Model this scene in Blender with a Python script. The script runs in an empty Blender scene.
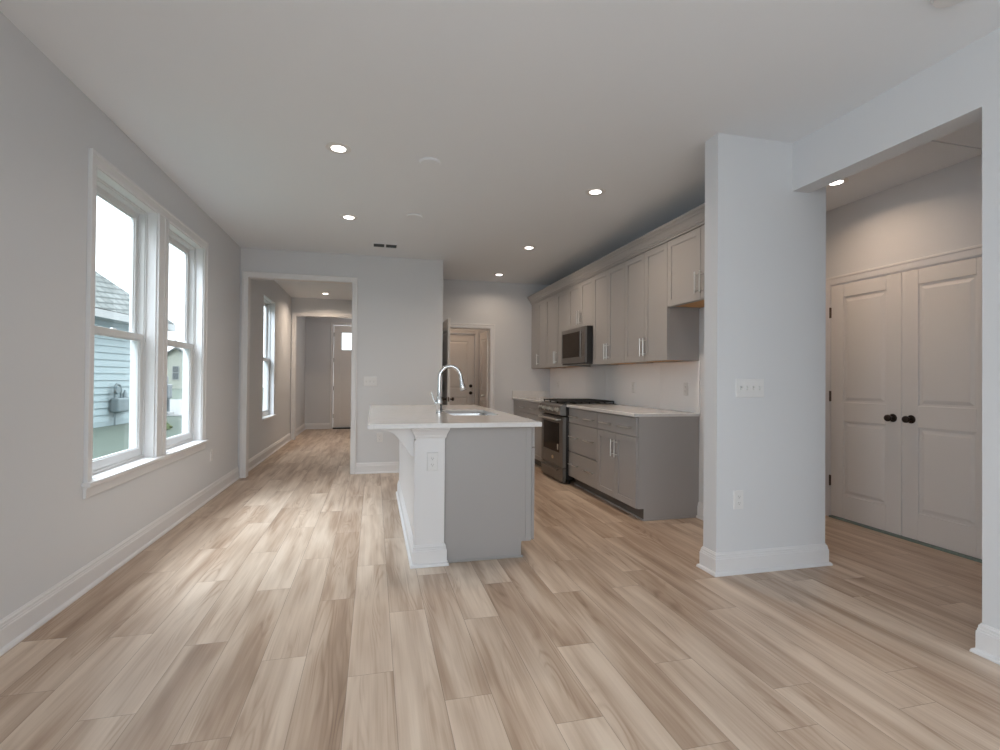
import bpy, bmesh, math, random
from mathutils import Matrix, Vector

C = bpy.context.scene.collection
SC = bpy.context.scene
PI = math.pi

# ------------------------------------------------------------------ camera
cd = bpy.data.cameras.new('camera')
cam = bpy.data.objects.new('camera', cd)
C.objects.link(cam)
_R = Vector((0.97008837, -0.2426011, 0.00855919))
_U = Vector((-0.01049265, -0.00667872, 0.99992265))
_F = Vector((0.24252517, 0.97010314, 0.00902447))
cam.matrix_world = Matrix(((_R.x, _U.x, -_F.x, 0), (_R.y, _U.y, -_F.y, 0), (_R.z, _U.z, -_F.z, 1.1918), (0, 0, 0, 1)))
cd.sensor_width = 36
cd.lens = 36 * 0.503757
cd.clip_start = 0.05
cd.clip_end = 500
SC.camera = cam

# ------------------------------------------------------------------ view
SC.view_settings.view_transform = 'Standard'
SC.view_settings.look = 'None'
SC.view_settings.gamma = 1.0
SC.view_settings.use_curve_mapping = False
SC.view_settings.exposure = 0.27
SC.cycles.max_bounces = 12
SC.cycles.diffuse_bounces = 8
SC.cycles.transparent_max_bounces = 16
SC.cycles.use_denoising = True
SC.cycles.sample_clamp_indirect = 6.0
SC.cycles.caustics_reflective = False
SC.cycles.caustics_refractive = False

# ------------------------------------------------------------------ overcast sky, brighter overhead
SKY_HORIZON = (2.05, 2.15, 2.25)
SKY_ZENITH = (5.0, 5.2, 5.4)
w = bpy.data.worlds.new('overcast_sky')
SC.world = w
w.use_nodes = True
nt = w.node_tree
nt.nodes.clear()
wo = nt.nodes.new('ShaderNodeOutputWorld')
bg = nt.nodes.new('ShaderNodeBackground')
tc = nt.nodes.new('ShaderNodeTexCoord')
sx = nt.nodes.new('ShaderNodeSeparateXYZ')
mr = nt.nodes.new('ShaderNodeMapRange')
mr.inputs['From Min'].default_value = 0.30
mr.inputs['From Max'].default_value = 0.70
mx = nt.nodes.new('ShaderNodeMix')
mx.data_type = 'RGBA'
mx.inputs[6].default_value = (*SKY_HORIZON, 1)
mx.inputs[7].default_value = (*SKY_ZENITH, 1)
nt.links.new(tc.outputs['Generated'], sx.inputs[0])
nt.links.new(sx.outputs['Z'], mr.inputs['Value'])
nt.links.new(mr.outputs[0], mx.inputs[0])
nt.links.new(mx.outputs[2], bg.inputs['Color'])
nt.links.new(bg.outputs[0], wo.inputs[0])
bg.inputs['Strength'].default_value = 1.0


def area(name, loc, size, power, color, direction, spread=180):
    l = bpy.data.lights.new(name, 'AREA')
    l.shape = 'RECTANGLE'
    l.size, l.size_y = size
    l.energy = power
    l.color = color
    l.spread = math.radians(spread)
    o = bpy.data.objects.new(name, l)
    o.location = loc
    o.rotation_euler = Vector(direction).to_track_quat('-Z', 'Y').to_euler()
    C.objects.link(o)
    return o


DAY = (0.89, 0.912, 0.99)
WARM = (1.0, 0.76, 0.52)
# added area lamps in place of daylight through the unseen openings behind the camera
area('patio_fill', (0.5, -3.35, 1.25), (3.4, 2.3), 46, DAY, (0, 1, 0))
area('side_window_fill', (-1.95, -0.6, 1.5), (2.6, 1.8), 95, DAY, (1, 0, 0))
# added lamp panel, out of view above the twin window, standing for skylight
area('twin_window_fill', (-3.4, 4.3, 4.5), (3.6, 1.6), 500, (0.80, 0.885, 1.0), (3.8, 0, -3.5))


# ------------------------------------------------------------------ materials
def mat(name, color, rough=0.5, metal=0.0, spec=0.5, emit=None, strength=0, coat=0, bump=None, noise=None):
    m = bpy.data.materials.new(name)
    m.use_nodes = True
    n = m.node_tree
    b = n.nodes['Principled BSDF']
    b.inputs['Base Color'].default_value = (*color, 1)
    b.inputs['Roughness'].default_value = rough
    b.inputs['Metallic'].default_value = metal
    b.inputs['Specular IOR Level'].default_value = spec
    b.inputs['Coat Weight'].default_value = coat
    if emit:
        b.inputs['Emission Color'].default_value = (*emit, 1)
        b.inputs['Emission Strength'].default_value = strength
    if bump or noise:
        t = n.nodes.new('ShaderNodeTexCoord')
        nz = n.nodes.new('ShaderNodeTexNoise')
        nz.inputs['Scale'].default_value = (bump or noise)[0]
        nz.inputs['Detail'].default_value = 4
        n.links.new(t.outputs['Object'], nz.inputs['Vector'])
        if bump:
            bp = n.nodes.new('ShaderNodeBump')
            bp.inputs['Strength'].default_value = bump[1]
            bp.inputs['Distance'].default_value = 0.002
            n.links.new(nz.outputs['Fac'], bp.inputs['Height'])
            n.links.new(bp.outputs[0], b.inputs['Normal'])
        if noise:
            mxx = n.nodes.new('ShaderNodeMix')
            mxx.data_type = 'RGBA'
            mxx.inputs[6].default_value = (*[c * (1 - noise[1]) for c in color], 1)
            mxx.inputs[7].default_value = (*[min(1, c * (1 + noise[1])) for c in color], 1)
            n.links.new(nz.outputs['Fac'], mxx.inputs[0])
            n.links.new(mxx.outputs[2], b.inputs['Base Color'])
    return m


M = {}
M['wall'] = mat('wall_paint', (0.642, 0.655, 0.675), 0.75, spec=0.25, bump=(260, 0.08))
M['ceiling'] = mat('ceiling_paint', (0.76, 0.79, 0.825), 0.85, spec=0.2, bump=(180, 0.08))
M['trim'] = mat('white_trim_paint', (0.71, 0.71, 0.72), 0.4)
M['door'] = mat('white_door_paint', (0.72, 0.70, 0.68), 0.4)
M['vinyl'] = mat('white_vinyl', (0.66, 0.67, 0.675), 0.35)
M['cab'] = mat('grey_cabinet_paint', (0.355, 0.342, 0.335), 0.30)
M['toe_shade'] = mat('toe_kick_shade', (0.12, 0.11, 0.10), 0.6)  # recess shade put into the toe kick colour
M['ply'] = mat('raw_birch_plywood', (0.62, 0.36, 0.16), 0.6, noise=(14, 0.2))
M['steel'] = mat('stainless_steel', (0.23, 0.222, 0.215), 0.34, metal=0.85)
M['nickel'] = mat('brushed_nickel', (0.72, 0.72, 0.70), 0.28, metal=1.0)
M['chrome'] = mat('polished_chrome', (0.66, 0.67, 0.68), 0.07, metal=1.0)
M['black'] = mat('black_enamel', (0.012, 0.012, 0.012), 0.3)
M['iron'] = mat('cast_iron', (0.015, 0.015, 0.015), 0.55)
M['glassblk'] = mat('black_oven_glass', (0.012, 0.009, 0.008), 0.12, spec=0.25)
M['bronze'] = mat('dark_bronze', (0.045, 0.035, 0.03), 0.28, metal=0.8)
M['hinge'] = mat('hinge_bronze', (0.10, 0.075, 0.06), 0.4, metal=0.6)
M['plate'] = mat('white_plastic_plate', (0.70, 0.70, 0.70), 0.35)
M['collar'] = mat('toggle_collar', (0.40, 0.40, 0.40), 0.5)
M['slot'] = mat('dark_slot', (0.10, 0.10, 0.10), 0.6)
M['vent'] = mat('vent_grey', (0.10, 0.11, 0.11), 0.6)
M['lamp'] = mat('lamp_diffuser', (1, 1, 1), 0.5, emit=(1.0, 0.93, 0.86), strength=9)
M['lite'] = mat('frosted_door_glass', (0.85, 0.9, 0.93), 0.4, emit=(0.95, 0.98, 1.0), strength=0.0)
M['splash'] = mat('white_backsplash', (0.86, 0.86, 0.87), 0.2)
M['threshold'] = mat('grey_green_film', (0.20, 0.25, 0.225), 0.6)
M['sticker'] = mat('sticker_paper', (0.55, 0.53, 0.48), 0.6)
M['badge'] = mat('badge_gold', (0.62, 0.52, 0.36), 0.3, metal=0.7)
M['siding'] = mat('pale_blue_siding', (0.257, 0.324, 0.347), 0.6)
M['cream'] = mat('cream_siding', (0.312, 0.335, 0.3), 0.6)
M['exttrim'] = mat('exterior_white_trim', (0.296, 0.312, 0.32), 0.5)
M['meter'] = mat('grey_meter_metal', (0.133, 0.172, 0.187), 0.6)
M['bluegrey'] = mat('blue_grey_plastic', (0.125, 0.148, 0.164), 0.5)
M['extwin'] = mat('distant_window_glass', (0.078, 0.098, 0.109), 0.4)
M['concrete'] = mat('pale_concrete', (0.172, 0.182, 0.187), 0.8)
M['grass'] = mat('lawn_grass', (0.056, 0.08, 0.065), 0.9, noise=(1.2, 0.25))
M['weed'] = mat('yellow_green_tuft', (0.09, 0.125, 0.055), 0.9)


def glass_mat():
    m = bpy.data.materials.new('clear_window_glass')
    m.use_nodes = True
    n = m.node_tree
    n.nodes.clear()
    o = n.nodes.new('ShaderNodeOutputMaterial')
    t = n.nodes.new('ShaderNodeBsdfTransparent')
    t.inputs[0].default_value = (0.96, 0.985, 0.985, 1)
    g = n.nodes.new('ShaderNodeBsdfGlossy')
    g.inputs['Roughness'].default_value = 0.02
    lw = n.nodes.new('ShaderNodeLayerWeight')
    lw.inputs[0].default_value = 0.5
    p = n.nodes.new('ShaderNodeMath')
    p.operation = 'POWER'
    p.inputs[1].default_value = 4.0
    n.links.new(lw.outputs['Facing'], p.inputs[0])
    f = n.nodes.new('ShaderNodeMath')
    f.operation = 'MULTIPLY_ADD'
    f.inputs[1].default_value = 0.35
    f.inputs[2].default_value = 0.03
    n.links.new(p.outputs[0], f.inputs[0])
    x = n.nodes.new('ShaderNodeMixShader')
    n.links.new(f.outputs[0], x.inputs[0])
    n.links.new(t.outputs[0], x.inputs[1])
    n.links.new(g.outputs[0], x.inputs[2])
    n.links.new(x.outputs[0], o.inputs[0])
    return m


M['glass'] = glass_mat()


def quartz():
    m = mat('white_quartz', (0.66, 0.65, 0.645), 0.12)
    n = m.node_tree
    b = n.nodes['Principled BSDF']
    t = n.nodes.new('ShaderNodeTexCoord')
    nz = n.nodes.new('ShaderNodeTexNoise')
    nz.inputs['Scale'].default_value = 3.0
    nz.inputs['Detail'].default_value = 6
    nz.inputs['Distortion'].default_value = 2.2
    r = n.nodes.new('ShaderNodeValToRGB')
    e = r.color_ramp.elements
    e[0].position = 0.47
    e[0].color = (0.68, 0.67, 0.665, 1)
    e[1].position = 0.53
    e[1].color = (0.68, 0.67, 0.665, 1)
    k = r.color_ramp.elements.new(0.50)
    k.color = (0.635, 0.63, 0.62, 1)
    n.links.new(t.outputs['Object'], nz.inputs['Vector'])
    n.links.new(nz.outputs['Fac'], r.inputs[0])
    n.links.new(r.outputs[0], b.inputs['Base Color'])
    return m


M['quartz'] = quartz()


def shingles():
    m = mat('grey_roof_shingles', (0.30, 0.34, 0.34), 0.85)
    n = m.node_tree
    b = n.nodes['Principled BSDF']
    t = n.nodes.new('ShaderNodeTexCoord')
    mp = n.nodes.new('ShaderNodeMapping')
    mp.inputs['Rotation'].default_value = (0, 0, PI / 2)
    br = n.nodes.new('ShaderNodeTexBrick')
    br.inputs['Color1'].default_value = (0.15, 0.17, 0.17, 1)
    br.inputs['Color2'].default_value = (0.095, 0.11, 0.11, 1)
    br.inputs['Mortar'].default_value = (0.04, 0.05, 0.05, 1)
    br.inputs['Scale'].default_value = 1.0
    br.inputs['Brick Width'].default_value = 0.35
    br.inputs['Row Height'].default_value = 0.16
    br.inputs['Mortar Size'].default_value = 0.025
    n.links.new(t.outputs['Object'], mp.inputs[0])
    n.links.new(mp.outputs[0], br.inputs[0])
    n.links.new(br.outputs['Color'], b.inputs['Base Color'])
    return m


M['shingle'] = shingles()


def floor_material():
    m = bpy.data.materials.new('oak_vinyl_planks')
    m.use_nodes = True
    n = m.node_tree
    N = n.nodes
    L = n.links
    b = N['Principled BSDF']
    uv = N.new('ShaderNodeUVMap')
    uv.uv_map = 'plank'                      # u: 0..w (m), v: 0..1.22 (m)
    a = N.new('ShaderNodeAttribute')
    a.attribute_name = 'pid'
    s = N.new('ShaderNodeSeparateXYZ')
    L.new(uv.outputs[0], s.inputs[0])

    def math_(op, x, y=None, z=None):
        q = N.new('ShaderNodeMath')
        q.operation = op
        for i, v in enumerate((x, y, z)):
            if v is None:
                continue
            if isinstance(v, (int, float)):
                q.inputs[i].default_value = v
            else:
                L.new(v, q.inputs[i])
        return q.outputs[0]

    def noise(su, sv, det, seed, dist=0.0, rough=0.5):
        c = N.new('ShaderNodeCombineXYZ')
        L.new(math_('MULTIPLY', s.outputs[0], su), c.inputs[0])
        L.new(math_('MULTIPLY', s.outputs[1], sv), c.inputs[1])
        L.new(math_('MULTIPLY_ADD', a.outputs['Fac'], 91.7, seed), c.inputs[2])
        z = N.new('ShaderNodeTexNoise')
        z.inputs['Scale'].default_value = 1
        z.inputs['Detail'].default_value = det
        z.inputs['Roughness'].default_value = rough
        z.inputs['Distortion'].default_value = dist
        L.new(c.outputs[0], z.inputs['Vector'])
        return z.outputs['Fac']

    broad = noise(11.0, 1.1, 2, 3.1, 0.3)        # wide darker and lighter strips in a board
    rings = noise(10.0, 0.9, 1, 11.3, 0.35)        # contour field for the cathedral figure
    fine = noise(170, 3.5, 3, 27.0)              # fine straight grain
    mid = noise(48, 1.6, 3, 41.0, 0.4)
    rs = math_('SINE', math_('MULTIPLY', rings, 85.0))
    rs = math_('POWER', math_('MULTIPLY_ADD', rs, 0.5, 0.5), 3.0)
    mask = math_('SMOOTH_MIN', math_('MAXIMUM', math_('MULTIPLY_ADD', noise(9.0, 1.6, 1, 55.0), 5.0, -2.3), 0.0), 1.0, 0.1)
    # tone: 0 dark .. 1 light
    t = math_('MULTIPLY_ADD', math_('SUBTRACT', broad, 0.5), 1.45, 0.63)
    t = math_('ADD', t, math_('MULTIPLY', math_('SUBTRACT', a.outputs['Fac'], 0.5), 0.30))
    t = math_('ADD', t, math_('MULTIPLY', math_('SUBTRACT', mid, 0.5), 0.38))
    t = math_('ADD', t, math_('MULTIPLY', math_('SUBTRACT', fine, 0.5), 0.26))
    t = math_('SUBTRACT', t, math_('MULTIPLY', math_('MULTIPLY', rs, mask), 0.20))
    r = N.new('ShaderNodeValToRGB')
    L.new(t, r.inputs[0])
    e = r.color_ramp.elements
    e[0].position = 0.0
    e[0].color = (0.24, 0.157, 0.106, 1)
    e[1].position = 1.0
    e[1].color = (0.66, 0.545, 0.44, 1)
    k = e.new(0.35)
    k.color = (0.385, 0.275, 0.198, 1)
    k = e.new(0.68)
    k.color = (0.54, 0.425, 0.33, 1)
    # seams
    W, LEN = 0.1785, 1.22
    du = math_('MINIMUM', s.outputs[0], math_('SUBTRACT', W, s.outputs[0]))
    dv = math_('MINIMUM', s.outputs[1], math_('SUBTRACT', LEN, s.outputs[1]))
    d = math_('MINIMUM', du, dv)
    seam = math_('LESS_THAN', d, 0.0011)
    mxx = N.new('ShaderNodeMix')
    mxx.data_type = 'RGBA'
    mxx.inputs[7].default_value = (0.17, 0.125, 0.095, 1)
    L.new(math_('MULTIPLY', seam, 0.65), mxx.inputs[0])
    L.new(r.outputs[0], mxx.inputs[6])
    L.new(mxx.outputs[2], b.inputs['Base Color'])
    b.inputs['Roughness'].default_value = 0.38
    b.inputs['Specular IOR Level'].default_value = 0.45
    bp = N.new('ShaderNodeBump')
    bp.inputs['Strength'].default_value = 0.12
    bp.inputs['Distance'].default_value = 0.001
    L.new(math_('SUBTRACT', fine, math_('MULTIPLY', seam, 2.0)), bp.inputs['Height'])
    L.new(bp.outputs[0], b.inputs['Normal'])
    return m


M['floor'] = floor_material()


# ------------------------------------------------------------------ mesh helpers
class MB:
    """collects shapes in a bmesh; f maps local (a, b, h) to world"""

    def __init__(s, f=None):
        s.bm = bmesh.new()
        s.f = f or (lambda a, b, c: (a, b, c))

    def v(s, p):
        return s.bm.verts.new(s.f(*p))

    def face(s, vs):
        try:
            return s.bm.faces.new(vs)
        except ValueError:
            return None

    def box(s, x0, x1, y0, y1, z0, z1):
        c = [s.v((x, y, z)) for x in (x0, x1) for y in (y0, y1) for z in (z0, z1)]
        for q in ((0, 1, 3, 2), (4, 6, 7, 5), (0, 4, 5, 1), (2, 3, 7, 6), (0, 2, 6, 4), (1, 5, 7, 3)):
            s.face([c[i] for i in q])
        return s

    def prism(s, pts, h0, h1):
        """polygon pts (a, b) extruded from h0 to h1"""
        A = [s.v((p[0], p[1], h0)) for p in pts]
        B = [s.v((p[0], p[1], h1)) for p in pts]
        n = len(pts)
        s.face(A[::-1])
        s.face(B)
        for i in range(n):
            s.face([A[i], A[(i + 1) % n], B[(i + 1) % n], B[i]])
        return s

    def frustum(s, r0, h0, r1, h1):
        """rect r=(a0,a1,b0,b1) at h0 to rect at h1"""
        A = [s.v((a, b, h0)) for a, b in ((r0[0], r0[2]), (r0[1], r0[2]), (r0[1], r0[3]), (r0[0], r0[3]))]
        B = [s.v((a, b, h1)) for a, b in ((r1[0], r1[2]), (r1[1], r1[2]), (r1[1], r1[3]), (r1[0], r1[3]))]
        s.face(A[::-1])
        s.face(B)
        for i in range(4):
            s.face([A[i], A[(i + 1) % 4], B[(i + 1) % 4], B[i]])
        return s

    def sweep(s, prof, path, closed=False):
        """prof [(offset, height)], path [(a, b)]; offset goes to the left of the path"""
        n = len(path)
        rings = []
        for i in range(n):
            p = Vector(path[i])
            d0 = d1 = None
            if closed or i > 0:
                d0 = (p - Vector(path[i - 1])).normalized()
            if closed or i < n - 1:
                d1 = (Vector(path[(i + 1) % n]) - p).normalized()
            d0 = d0 or d1
            d1 = d1 or d0
            n0 = Vector((-d0.y, d0.x))
            n1 = Vector((-d1.y, d1.x))
            m = (n0 + n1)
            m = m / max(1e-6, m.dot(n0))
            rings.append([s.v((p.x + m.x * o, p.y + m.y * o, h)) for o, h in prof])
        k = len(prof)
        for i in range(n if closed else n - 1):
            A, B = rings[i], rings[(i + 1) % n]
            for j in range(k):
                s.face([A[j], A[(j + 1) % k], B[(j + 1) % k], B[j]])
        if not closed:
            s.face(rings[0][::-1])
            s.face(rings[-1])
        return s

    def lathe(s, prof, o, axis, seg=24, sweep=1.0):
        """prof [(radius, dist along axis)]"""
        o = Vector(o)
        ax = Vector(axis).normalized()
        t = ax.orthogonal().normalized()
        b = ax.cross(t)
        rings = []
        for r, d in prof:
            if r < 1e-6:
                rings.append([s.v(tuple(o + ax * d))])
            else:
                rings.append([s.v(tuple(o + ax * d + (t * math.cos(2 * PI * i / seg) + b * math.sin(2 * PI * i / seg)) * r)) for i in range(seg)])
        for A, B in zip(rings, rings[1:]):
            for i in range(seg):
                j = (i + 1) % seg
                if len(A) == 1 and len(B) == 1:
                    continue
                if len(A) == 1:
                    s.face([A[0], B[j], B[i]])
                elif len(B) == 1:
                    s.face([A[i], A[j], B[0]])
                else:
                    s.face([A[i], A[j], B[j], B[i]])
        if len(rings[0]) > 1:
            s.face(rings[0][::-1])
        if len(rings[-1]) > 1:
            s.face(rings[-1])
        return s

    def tube(s, pts, r, seg=12):
        """round bar along 3-D points, r a number or a list"""
        P = [Vector(p) for p in pts]
        n = len(P)
        R = r if isinstance(r, (list, tuple)) else [r] * n
        d = [(P[min(i + 1, n - 1)] - P[max(i - 1, 0)]).normalized() for i in range(n)]
        u = d[0].orthogonal().normalized()
        rings = []
        for i in range(n):
            u = (u - d[i] * u.dot(d[i])).normalized()
            w_ = d[i].cross(u)
            rings.append([s.v(tuple(P[i] + (u * math.cos(2 * PI * k / seg) + w_ * math.sin(2 * PI * k / seg)) * R[i])) for k in range(seg)])
        for A, B in zip(rings, rings[1:]):
            for k in range(seg):
                s.face([A[k], A[(k + 1) % seg], B[(k + 1) % seg], B[k]])
        s.face(rings[0][::-1])
        s.face(rings[-1])
        return s

    def build(s, name, m, parent=None, bevel=0.0, smooth=False, seg=1):
        bmesh.ops.recalc_face_normals(s.bm, faces=s.bm.faces)
        cs = [v.co.copy() for v in s.bm.verts]
        lo = Vector((min(c.x for c in cs), min(c.y for c in cs), min(c.z for c in cs)))
        hi = Vector((max(c.x for c in cs), max(c.y for c in cs), max(c.z for c in cs)))
        org = Vector(((lo.x + hi.x) / 2, (lo.y + hi.y) / 2, lo.z))
        for v in s.bm.verts:
            v.co -= org
        me = bpy.data.meshes.new(name)
        s.bm.to_mesh(me)
        s.bm.free()
        me.materials.append(m)
        o = bpy.data.objects.new(name, me)
        C.objects.link(o)
        if smooth:
            for p in me.polygons:
                p.use_smooth = True
            me.set_sharp_from_angle(angle=math.radians(40))
        if bevel:
            bv = o.modifiers.new('bevel', 'BEVEL')
            bv.width = bevel
            bv.segments = seg
            bv.limit_method = 'ANGLE'
            bv.angle_limit = math.radians(40)
        base = Vector((0, 0, 0))
        if parent is not None:
            o.parent = parent
            q = parent
            while q is not None:
                base += Vector(q.location)
                q = q.parent
        o.location = org - base
        return o


def thing(name, label, cat, loc, group=None):
    o = bpy.data.objects.new(name, None)
    o.location = loc
    o.empty_display_size = 0.1
    C.objects.link(o)
    o['label'] = label
    o['category'] = cat
    if group:
        o['group'] = group
    return o


def tag(o, label, cat, group=None, kind=None):
    o['label'] = label
    o['category'] = cat
    if group:
        o['group'] = group
    if kind:
        o['kind'] = kind
    return o


def structure(name, loc=None):
    o = bpy.data.objects.new(name, None)
    o.location = loc or (0, 0, 0)
    C.objects.link(o)
    o['kind'] = 'structure'
    return o


def st(mb, name, m, **k):
    o = mb.build(name, m, **k)
    o['kind'] = 'structure'
    return o


def face_px(x0):   # a surface that faces +X, (a, b, h) = (y, z, out)
    return lambda a, b, h: (x0 + h, a, b)


def face_nx(x0):   # faces -X
    return lambda a, b, h: (x0 - h, a, b)


def face_ny(y0):   # faces -Y, (a, b, h) = (x, z, out)
    return lambda a, b, h: (a, y0 - h, b)


def face_py(y0):
    return lambda a, b, h: (a, y0 + h, b)


# ------------------------------------------------------------------ main dimensions
XL = -1.553          # left wall surface
CZ = 2.735           # ceiling
YF = 6.54            # far wall surface
YB = 7.75            # kitchen back wall
XK = 2.775           # kitchen right wall surface
XR = 2.6136          # surface of the right wall and its header
YREAR = -3.0

# ------------------------------------------------------------------ floor: one face per plank
W, LEN = 0.1785, 1.22
KNOWN = {-6: 2.666, -5: 2.048, -7: 2.27, -4: 2.51, -2: 2.305, 0: 2.105, 1: 2.634, -1: 2.851, 2: 1.87, -3: 1.845,
         5: 2.127, 4: 1.654, 7: 1.91, 9: 1.6475, 6: 1.4445, 11: 1.44, 15: 2.2465}
TONE = {(-6, 0): 0.25, (-5, 0): 0.75, (-4, 0): 0.7, (0, 0): 0.75, (-2, -1): 0.9, (1, -1): 0.85, (-7, 0): 0.1, (-7, -1): 0.35,
        (-6, -1): 0.6, (0, -1): 0.45, (2, 0): 0.4, (7, -1): 0.6, (5, -1): 0.8}


def floor():
    rnd = random.Random(7)
    bm = bmesh.new()
    uvl = bm.loops.layers.uv.new('plank')
    pid = bm.faces.layers.float.new('pid')
    r0, r1 = -9, 24
    for r in range(r0, r1):
        x0, x1 = -0.09 + W * r, -0.09 + W * (r + 1)
        off = KNOWN.get(r, rnd.uniform(0, LEN))
        k0 = math.floor((YREAR - 0.2 - off) / LEN)
        k = k0
        while off + k * LEN < 12.7:
            ya, yb = off + k * LEN, off + (k + 1) * LEN
            vs = [bm.verts.new(p) for p in ((x0, ya, 0), (x1, ya, 0), (x1, yb, 0), (x0, yb, 0))]
            f = bm.faces.new(vs)
            f[pid] = TONE.get((r, k), rnd.random())
            for lp, q in zip(f.loops, ((0, 0), (W, 0), (W, LEN), (0, LEN))):
                lp[uvl].uv = q
            k += 1
    me = bpy.data.meshes.new('floor')
    bm.to_mesh(me)
    bm.free()
    me.materials.append(M['floor'])
    o = bpy.data.objects.new('floor', me)
    C.objects.link(o)
    o['kind'] = 'structure'


floor()

# ceiling slab over every room
st(MB().box(-1.75, 4.75, YREAR - 0.12, 12.7, CZ, CZ + 0.2), 'ceiling', M['ceiling'])


# ------------------------------------------------------------------ walls
def wall_with_holes(mb, a0, a1, z0, z1, h0, h1, holes):
    """holes [(a0, a1, z0, z1)] sorted by a0"""
    cur = a0
    for (p, q, r, s_) in holes:
        if p > cur:
            mb.box(cur, p, z0, z1, h0, h1)
        if r > z0:
            mb.box(p, q, z0, r, h0, h1)
        if s_ < z1:
            mb.box(p, q, s_, z1, h0, h1)
        cur = q
    if cur < a1:
        mb.box(cur, a1, z0, z1, h0, h1)
    return mb


ZT = CZ + 0.02
WIN = [(3.33, 4.19, 0.60, 2.395), (4.36, 5.22, 0.60, 2.395)]
LOBW = (7.86, 8.72, 0.60, 2.395)
REARW = [(-1.75, -0.75, 0.60, 2.395), (-0.55, 0.45, 0.60, 2.395)]
m = wall_with_holes(MB(face_px(XL)), YREAR - 0.1, 12.7, -0.02, ZT, -0.15, 0, REARW + WIN + [LOBW])
st(m, 'wall_left', M['wall'])
# far wall with the wide opening
m = wall_with_holes(MB(face_ny(YF)), XL, 0.86, -0.02, ZT, -0.12, 0, [(-1.468, -0.273, -0.03, 2.39)])
st(m, 'wall_far', M['wall'])
# partition between kitchen and the dining room
st(MB().box(0.74, 0.86, YF + 0.12, 12.45, -0.02, ZT), 'wall_kitchen_left', M['wall'])
# kitchen back wall with the mud-room opening
m = wall_with_holes(MB(face_ny(YB)), 0.86, 2.88, -0.02, ZT, -0.12, 0, [(0.98, 1.785, -0.03, 2.0)])
st(m, 'wall_kitchen_back', M['wall'])
# right wall of the kitchen and the stub beside the refrigerator alcove
m = MB().box(XK, 2.88, 2.694 + 0.127, YB, -0.02, ZT)
m.box(2.056, 2.88, 2.694, 2.694 + 0.127, -0.02, ZT)
st(m, 'wall_kitchen_right', M['wall'])
# right wall of the living room with its header over the hall opening
m = MB().box(XR, 2.745, YREAR, 1.647, -0.02, ZT)
m.box(XR, 2.745, 1.647, 2.694, 2.4264, ZT)
st(m, 'wall_right', M['wall'])
# hall walls
m = wall_with_holes(MB(face_nx(3.95)), 0.4, 3.95, -0.02, ZT, -0.12, 0, [(2.38, 3.645, -0.03, 2.06)])
st(m, 'wall_hall_right', M['wall'])
st(MB().box(3.95, 4.7, 2.2, 3.95, -0.02, ZT).box(2.88, 3.95, 3.83, 3.95, -0.02, ZT) if False else MB().box(2.88, 3.95, 3.83, 3.95, -0.02, ZT), 'wall_hall_far', M['wall'])
st(MB().box(2.745, 4.07, 0.3, 0.42, -0.02, ZT), 'wall_hall_near', M['wall'])
st(MB().box(4.55, 4.65, 2.2, 3.95, -0.02, ZT), 'wall_closet_back', M['wall'])
# rear wall with added patio doors (unseen, behind the camera)
m = wall_with_holes(MB(face_py(YREAR)), XL - 0.15, 2.75, -0.02, ZT, -0.12, 0, [(-1.2, 2.2, 0.0, 2.42)])
st(m, 'wall_rear', M['wall'])
# dining room and foyer
m = wall_with_holes(MB(face_ny(10.35)), XL, 0.74, -0.02, ZT, -0.12, 0, [(-1.475, -0.25, -0.03, 2.39)])
st(m, 'wall_foyer', M['wall'])
m = wall_with_holes(MB(face_ny(12.45)), XL - 0.1, 0.86, -0.02, ZT, -0.12, 0, [(-0.93, -0.01, 0.0, 2.445)])
st(m, 'wall_front', M['wall'])
# mud room
m = MB().box(2.12, 2.24, YB + 0.12, 9.3, -0.02, ZT)
st(m, 'wall_mudroom_right', M['wall'])
m = wall_with_holes(MB(face_ny(9.3)), 0.86, 2.24, -0.02, ZT, -0.12, 0, [(1.02, 1.835, 0.0, 2.045)])
st(m, 'wall_mudroom_back', M['wall'])

# ------------------------------------------------------------------ baseboards
BB = [(0, 0), (0.030, 0), (0.030, 0.006), (0.026, 0.016), (0.016, 0.021), (0.016, 0.098), (0.0125, 0.103), (0.0125, 0.110),
      (0.010, 0.113), (0.010, 0.124), (0.006, 0.128), (0.004, 0.135), (0, 0.137)]


def baseboard(name, path):
    st(MB().sweep(BB, path), name, M['trim'], bevel=0.0008)


baseboard('baseboard_left', [(XL, YF), (XL, YREAR)])
baseboard('baseboard_far', [(0.86, YB), (0.86, YF), (-0.205, YF)])
baseboard('baseboard_kitchen_back', [(2.16, YB), (1.855, YB)])
baseboard('baseboard_pillar', [(2.88, 3.83), (2.88, 2.694), (2.056, 2.694), (2.056, 2.821), (XK, 2.821), (XK, 3.875)])
baseboard('baseboard_right', [(XR, YREAR), (XR, 1.647), (2.745, 1.647), (2.745, 0.42)])
baseboard('baseboard_dining_left', [(XL, 10.35), (XL, 6.66)])
baseboard('baseboard_foyer_left', [(-1.0, 12.45), (XL, 12.45), (XL, 10.47)])
baseboard('baseboard_hall', [(3.95, 3.72), (3.95, 3.83), (2.88, 3.83)])

# ------------------------------------------------------------------ casings
CS = [(0, 0), (0, 0.018), (0.006, 0.021), (0.020, 0.021), (0.023, 0.016), (0.056, 0.012), (0.060, 0.012), (0.066, 0.008), (0.066, 0)]
CSR = [(-o, h) for o, h in CS]     # same profile laid to the right of the path; offsets run away from the opening


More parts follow.
